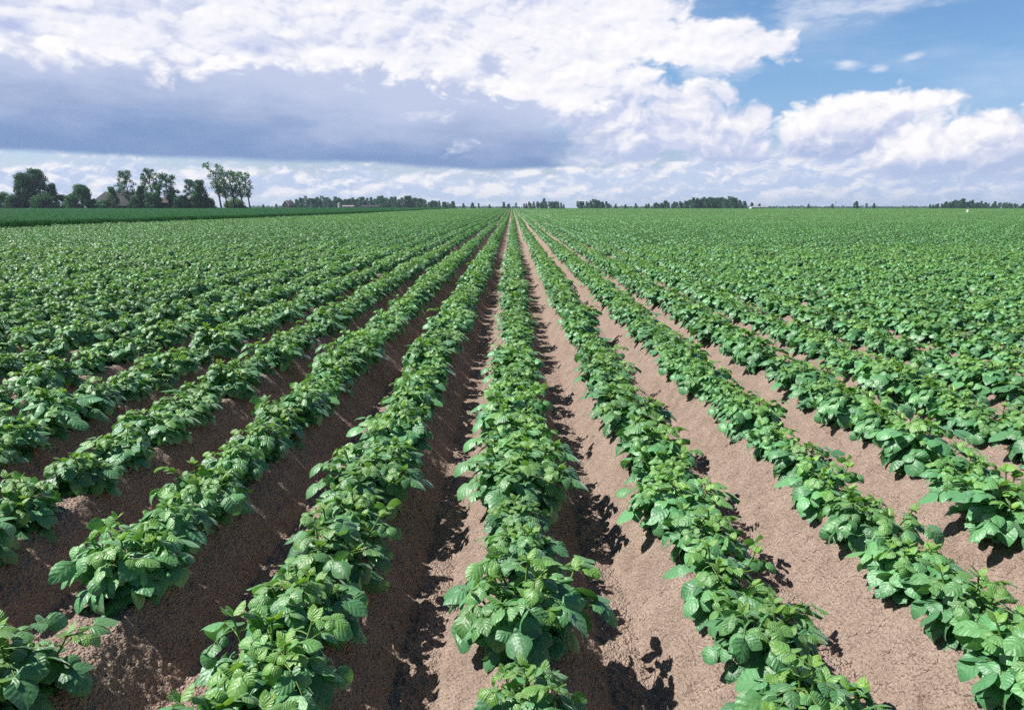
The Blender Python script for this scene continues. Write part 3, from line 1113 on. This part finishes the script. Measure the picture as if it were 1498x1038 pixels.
# pale stone beside a plant
rg = np.random.default_rng(5)
ico_v = rg.normal(0, 1, (40, 3))
import bmesh
bm = bmesh.new(); bmesh.ops.create_icosphere(bm, subdivisions=3, radius=1)
for v in bm.verts:
    n_ = 0.25 * math.sin(3 * v.co.x + 1) * math.cos(2.4 * v.co.y) + 0.12 * math.sin(6 * v.co.z + 2 * v.co.x)
    v.co *= 1 + n_
    v.co.x *= .021; v.co.y *= .016; v.co.z *= .011
me = bpy.data.meshes.new('stone'); bm.to_mesh(me); bm.free(); me.materials.append(M_WHITE)
px, py = 1431, 624
a, f, u = ray(px, py)
tt = (CAM_H - 0.1) / -u
xx, yy = a * tt, f * tt
st = link('stone', me, None, (xx, yy, float(ridge_profile(np.array([xx]))[0]) + .012), .6)
tag(st, 'small white stone lying on the soil beside a potato plant', 'stone')

# ------------------------------------------------------------------ air
if HAZE > 0:
    m, n, out = material('haze')
    pv = n.new('ShaderNodeVolumePrincipled')
    pv.inputs['Color'].default_value = (0.66, 0.83, 1.0, 1)
    pv.inputs['Density'].default_value = HAZE
    pv.inputs['Anisotropy'].default_value = 0.2
    n.nt.links.new(pv.outputs[0], out.inputs['Volume'])
    hb = MB()
    hb.box((0, 1300, 17.0), (6400, 3600, 38.0))
    hz = hb.build('haze', m)
    tag(hz, 'thin bluish haze over the far fields', 'haze', kind='stuff')

# ------------------------------------------------------------------ sky
w = bpy.data.worlds.new('World')
scene.world = w
w.use_nodes = True
nt = w.node_tree
nt.nodes.clear()
n = N(nt)
wout = n.new('ShaderNodeOutputWorld')
sky = n.new('ShaderNodeTexSky', sky_type='NISHITA')
sky.sun_disc = False
sky.sun_elevation = se
sky.sun_rotation = -(math.pi / 2 - sa)
sky.air_density = 1.0
sky.dust_density = 0.5
sky.ozone_density = 1.0
tc = n.new('ShaderNodeTexCoord')
dx, dy, dz = n.sep(tc.outputs['Generated'])
A = n.math('ARCTAN2', dx, dy)                                         # azimuth from straight ahead
El = dz / n.math('SQRT', dx * dx + dy * dy).max(0.02)                 # tangent of the elevation


def ang(px, py):
    a, f, u = ray(px, py)
    return math.atan2(a, f), u / math.hypot(a, f)


def ell(px, py, rx, ry, rot=0.0):
    return (px, py, rx, ry, rot)


def blob(spec, ox=0.0, oy=0.0):
    """soft blob: 1 in the centre, 0 on the rim, negative outside"""
    px, py, rx, ry, rot = spec
    a0, e0 = ang(px, py)
    kx, ky = FPX / rx * 1.12, FPX / ry
    x, y = (A - (a0 - ox)), (El - (e0 - oy))
    if rot:
        c, s_ = math.cos(R(rot)), math.sin(R(rot))
        x, y = x * c + y * s_, y * c - x * s_
    x, y = x * kx, y * ky
    return 1.0 - n.math('SQRT', x * x + y * y)


def union(bl, ox=0.0, oy=0.0):
    r = blob(bl[0], ox, oy)
    for b in bl[1:]:
        r = r.smax(blob(b, ox, oy), 0.25)
    return r


def curve(knots):
    """E of a skyline given by photo points, as a function of azimuth"""
    c = n.new('ShaderNodeFloatCurve')
    A0, A1, E1 = -1.1, 1.1, 0.6
    pts = sorted([ang(px, py) for px, py in knots])
    cm = c.mapping.curves[0]
    pts = [((a - A0) / (A1 - A0), e / E1) for a, e in pts]
    cm.points[0].location = pts[0]
    cm.points[1].location = pts[-1]
    for p in pts[1:-1]:
        cm.points.new(*p)
    c.mapping.extend = 'HORIZONTAL'
    c.mapping.update()
    n.put(c.inputs['Value'], n.mr(A, A0, A1, 0, 1, False))
    return E(n, c.outputs[0]) * E1


def fb(kx, ky, seed, detail=7.0, rough=0.55, ox=0.0, oy=0.0, dist=0.0):
    return n.noise(n.comb((A + ox) * kx, (El + oy) * ky, seed), 1.0, detail, rough, dist)


def puff(kx, ky, seed, ox, oy, wx, wy):
    """cauliflower noise: rounded heads with creases between"""
    v = n.new('ShaderNodeTexVoronoi', feature='SMOOTH_F1', voronoi_dimensions='2D')
    n.put(v.inputs['Vector'], n.comb((A + ox) * kx + seed * 7.7 + wx, (El + oy) * ky + seed * 3.3 + wy))
    n.put(v.inputs['Scale'], 1.0)
    n.put(v.inputs['Detail'], 3.0)
    n.put(v.inputs['Roughness'], 0.55)
    n.put(v.inputs['Smoothness'], 0.35)
    return 1.0 - E(n, v.outputs[0])


LX, LY = -0.0085, 0.0105          # towards the sun, in sky coordinates


def billow(kx, ky, seed, k=1.0, d=1.0, mixv=0.5):
    """cloud noise and its sun-side shading (0.5 neutral)"""
    w1 = fb(kx * 0.9, ky * 0.9, seed + 1.5, 3, 0.55)
    w2 = fb(kx * 0.9, ky * 0.9, seed + 2.5, 3, 0.55)
    wx, wy = (w1 - 0.5) * 1.3, (w2 - 0.5) * 1.3
    out = []
    for ox, oy in ((0, 0), (LX * d, LY * d)):
        f = fb(kx, ky, seed, 8, 0.60, ox, oy)
        p = puff(kx, ky, seed, ox, oy, wx, wy)
        out.append(f * (1 - mixv) + p * mixv * 0.8)
    a, b = out
    return a, (a - b) * k


SKYTINT = n.mix(n.mr(El, 0.02, 0.20), (0.66, 0.71, 0.97), (0.62, 0.82, 1.02))
EXP = 7.45     # the sky background runs at strength 0.1; cloud radiances below are divided by it
def C(r, g, b): return (r * EXP, g * EXP, b * EXP)


tintn = n.new('ShaderNodeMix', data_type='RGBA', blend_type='MULTIPLY')
n.put(tintn.inputs[0], 1.0)
n.put(tintn.inputs[6], sky.outputs[0])
n.put(tintn.inputs[7], SKYTINT)
col = E(n, tintn.outputs[2])

def tone(sh, lo, mid, hi):
    return n.mix(n.mr(sh, 0.45, 1.0, smooth=False), n.mix(n.mr(sh, 0.0, 0.55, smooth=False), lo, mid), hi)


# 1. pale band of small far clouds along the horizon
band_n, band_l = billow(24, 50, 3.1, 2.2, 0.6)
streak = fb(5, 110, 8.2, 6, 0.6)
soft = fb(6, 40, 9.2, 4, 0.5)
band_top = curve([(-700, 225), (0, 222), (740, 236), (900, 225), (1100, 210), (1300, 190), (1500, 178), (2300, 180)])
ba = n.mr(band_top - El + (band_n - 0.5) * 0.06 + 0.010, -0.004, 0.022)
bcol = n.mix(n.mr(band_l * 0.9 + streak * 0.45 + soft * 1.1 + band_n * 0.40, 0.60, 1.45), C(0.53, 0.63, 0.86), C(0.97, 0.95, 0.985))
bcol = n.mix(n.mr(El, -0.002, 0.030, 0.62, 0.0), bcol, C(0.60, 0.69, 0.90))
bcol = n.mix(n.mr(A, 0.15, 0.62, 0.0, 0.35), bcol, C(0.47, 0.585, 0.85))
col = n.mix(ba, col, bcol)

# 2. thin wisps in the blue
wn = fb(6, 26, 12.3, 8, 0.62)
wm = union([ell(1290, 4, 185, 34, 4), ell(1240, 94, 25, 9, -8), ell(1289, 101, 18, 7), ell(1335, 84, 22, 7, 8), ell(1165, 36, 40, 16), ell(1035, 103, 70, 26)])
wn2 = fb(22, 60, 14.3, 6, 0.62)
wa = n.mr(wm + (wn - 0.5) * 2.4 + (wn2 - 0.5) * 1.6, 0.05, 1.15) * 0.80
col = n.mix(n.mr(fb(3, 11, 17.0, 6, 0.6), 0.42, 0.75) * 0.32, col, C(0.78, 0.84, 0.95))
col = n.mix(wa, col, C(0.80, 0.84, 0.95))


# 3. cumulus heaps on the open side
def cumulus(col, blobs, seed, base_knots, kx=17, ky=22, amp=1.15, edge=0.30, lo=C(0.44, 0.53, 0.78), hi=C(1.03, 1.01, 1.02), basew=0.045, kl=2.2, km=0.55):
    m = union(blobs)
    m2 = union(blobs, -0.030, 0.034)
    a, l = billow(kx, ky, seed, kl, 1.0)
    big_ = fb(kx * 0.35, ky * 0.35, seed + 5, 4, 0.5)
    D = m + (a - 0.44) * amp + (big_ - 0.5) * 0.5
    al = n.mr(D, 0.0, edge)
    b = curve(base_knots)
    al = al * n.mr(El - b + (a - 0.5) * 0.018, -0.004, 0.007)
    hgt = n.mr(El - b, 0.0, basew)
    rim = n.mr(D, 0.0, 0.35, 0.16, 0.0)
    sh = l + (m - m2) * km + hgt * 0.55 + rim + (big_ - 0.5) * 0.9 + 0.10
    return n.mix(al, col, tone(sh * 0.85 - 0.10, lo, C(0.74, 0.765, 0.91), hi)), al


col, _ = cumulus(col, [ell(1420, 225, 130, 62, 6), ell(1450, 190, 75, 36), ell(1340, 220, 110, 45), ell(1540, 205, 90, 60), ell(1700, 190, 160, 70)], 21.0,
                 [(-900, 266), (1100, 262), (1300, 266), (1500, 266), (2400, 266)], lo=C(0.48, 0.57, 0.81))
col, _ = cumulus(col, [ell(1255, 172, 130, 44, 10), ell(1335, 152, 62, 22, 8), ell(1200, 205, 90, 45), ell(1185, 185, 60, 34)], 25.0,
                 [(-900, 244), (1100, 244), (1300, 236), (1500, 246), (2400, 246)], basew=0.05)
col, _ = cumulus(col, [ell(1075, 205, 78, 60), ell(1000, 175, 95, 75), ell(900, 200, 110, 55), ell(850, 150, 170, 60), ell(1108, 172, 34, 26), ell(760, 120, 220, 60), ell(650, 220, 130, 26)], 29.0,
                 [(-900, 258), (600, 256), (800, 244), (1000, 242), (1150, 250), (2400, 250)], basew=0.04, lo=C(0.50, 0.58, 0.82))

# 4. the great flat-bottomed shadowed bank
bot = curve([(-2600, 190), (-600, 205), (0, 224), (330, 233), (560, 243), (740, 250), (830, 246), (870, 232), (920, 200), (1000, 60), (1200, -200)])
topc = curve([(-2600, -200), (-600, -50), (-100, 55), (0, 88), (150, 108), (300, 122), (420, 112), (560, 138), (680, 165), (800, 190), (860, 214), (1000, 300), (1200, 320)])
gn = fb(9, 26, 41.0, 8, 0.60)
gn2 = fb(3.2, 9, 44.0, 4, 0.5)
gend = curve([(-2600, 200), (700, 200), (760, 205), (800, 222), (850, 236), (900, 280), (1200, 320)])
sl_a = n.mr(El - bot + (gn - 0.5) * 0.014, -0.0025, 0.0065) * n.mr(A + (gn - 0.5) * 0.22, 0.02, 0.13, 1.0, 0.0)
grey = n.mix(n.mr((El - bot) + (gn2 - 0.5) * 0.10 + (gn - 0.5) * 0.11 + n.mr(A, -0.5, 0.1, 0.0, 0.025, False), 0.0, 0.115), C(0.215, 0.330, 0.585), C(0.54, 0.61, 0.82))
col = n.mix(sl_a, col, grey)
# pale scud in front of the shadowed side
sc_n, sc_l = billow(20, 40, 47.0, 2.0, 0.8)
scm = union([ell(672, 222, 70, 26), ell(860, 238, 60, 14), ell(640, 170, 90, 20), ell(130, 128, 34, 9, -6)])
col = n.mix(n.mr(scm + (sc_n - 0.55) * 1.9, 0.0, 0.9) * 0.75, col, n.mix(n.mr(sc_l + 0.45, 0.0, 1.0), C(0.50, 0.56, 0.80), C(0.93, 0.92, 0.98)))

# 5. bright sunlit upper bank over it
bn, bl = billow(12, 20, 51.0, 1.7, 1.0)
bn2, bl2 = billow(30, 46, 57.0, 0.9, 0.5)
bbig = fb(3.2, 8, 61.0, 4, 0.5)
over = El - topc + 0.016 + (bn - 0.5) * 0.085 + (bn2 - 0.5) * 0.024
bank = [ell(200, -160, 700, 300), ell(500, 20, 520, 130), ell(850, 40, 250, 75), ell(1030, 66, 190, 44, -6), ell(830, 110, 190, 70), ell(0, 60, 420, 130), ell(-500, 0, 600, 260), ell(700, -120, 420, 170)]
edge_r = union(bank)
al5 = n.mr(over, -0.003, 0.024) * n.mr(edge_r + (bn - 0.5) * 0.95 + (bn2 - 0.5) * 0.25 + (fb(5, 22, 66.0, 7, 0.6) - 0.5) * 0.5, 0.0, 0.22)
rim = n.mr(over, 0.0, 0.060, 0.42, 0.0)
hole = n.mr(union([ell(375, 72, 70, 26), ell(20, 40, 60, 14), ell(90, 12, 30, 10), ell(560, 150, 60, 10)]) + (bn - 0.5) * 1.2, 0.0, 0.9) * 0.55
sh5 = bl * 0.8 + bl2 * 0.7 + rim * 0.7 + (bbig - 0.5) * 1.5 + 0.60 - hole * 1.1
col = n.mix(al5, col, tone(sh5, C(0.50, 0.57, 0.82), C(0.82, 0.84, 0.945), C(1.03, 1.01, 1.02)))

# behind the camera and overhead the sky is cloudless and dimmed, for deeper shadows
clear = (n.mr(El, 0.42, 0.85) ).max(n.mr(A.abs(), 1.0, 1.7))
zen_dim = n.new('ShaderNodeMix', data_type='RGBA', blend_type='MULTIPLY')
n.put(zen_dim.inputs[0], 1.0); n.put(zen_dim.inputs[6], tintn.outputs[2]); n.put(zen_dim.inputs[7], (0.42, 0.42, 0.43))
col = n.mix(clear, col, E(n, zen_dim.outputs[2]))

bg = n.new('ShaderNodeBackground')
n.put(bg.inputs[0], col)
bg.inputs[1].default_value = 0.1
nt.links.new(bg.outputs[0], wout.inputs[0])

# ------------------------------------------------------------------ sun, camera
sl = bpy.data.lights.new('Sun', 'SUN')
sl.energy = 5.0
sl.angle = R(0.53)
sl.color = (1.0, 0.955, 0.89)
so = bpy.data.objects.new('sun', sl)
COL.objects.link(so)
so.rotation_euler = (-SUN).to_track_quat('-Z', 'Y').to_euler()
so.location = (0, 0, 30)

cam = bpy.data.cameras.new('Camera')
co = bpy.data.objects.new('camera', cam)
COL.objects.link(co)
co.location = (0, 0, CAM_H)
co.rotation_euler = (math.pi / 2 - PITCH, 0, 0)
cam.sensor_width = 36
cam.lens = FPX / 1498 * 36
cam.clip_start = 0.05
cam.clip_end = 20000
scene.camera = co

vs = scene.view_settings
vs.view_transform = 'Standard'
vs.look = 'None'
vs.exposure = 0.43
vs.gamma = 1.0
scene.render.resolution_x, scene.render.resolution_y = 1024, 709
w.cycles.sampling_method = 'MANUAL'
w.cycles.sample_map_resolution = 512
scene.cycles.max_bounces = 5
scene.cycles.diffuse_bounces = 3
scene.cycles.use_adaptive_sampling = True
scene.cycles.adaptive_threshold = 0.02
scene.cycles.use_denoising = False
scene.cycles.transmission_bounces = 4
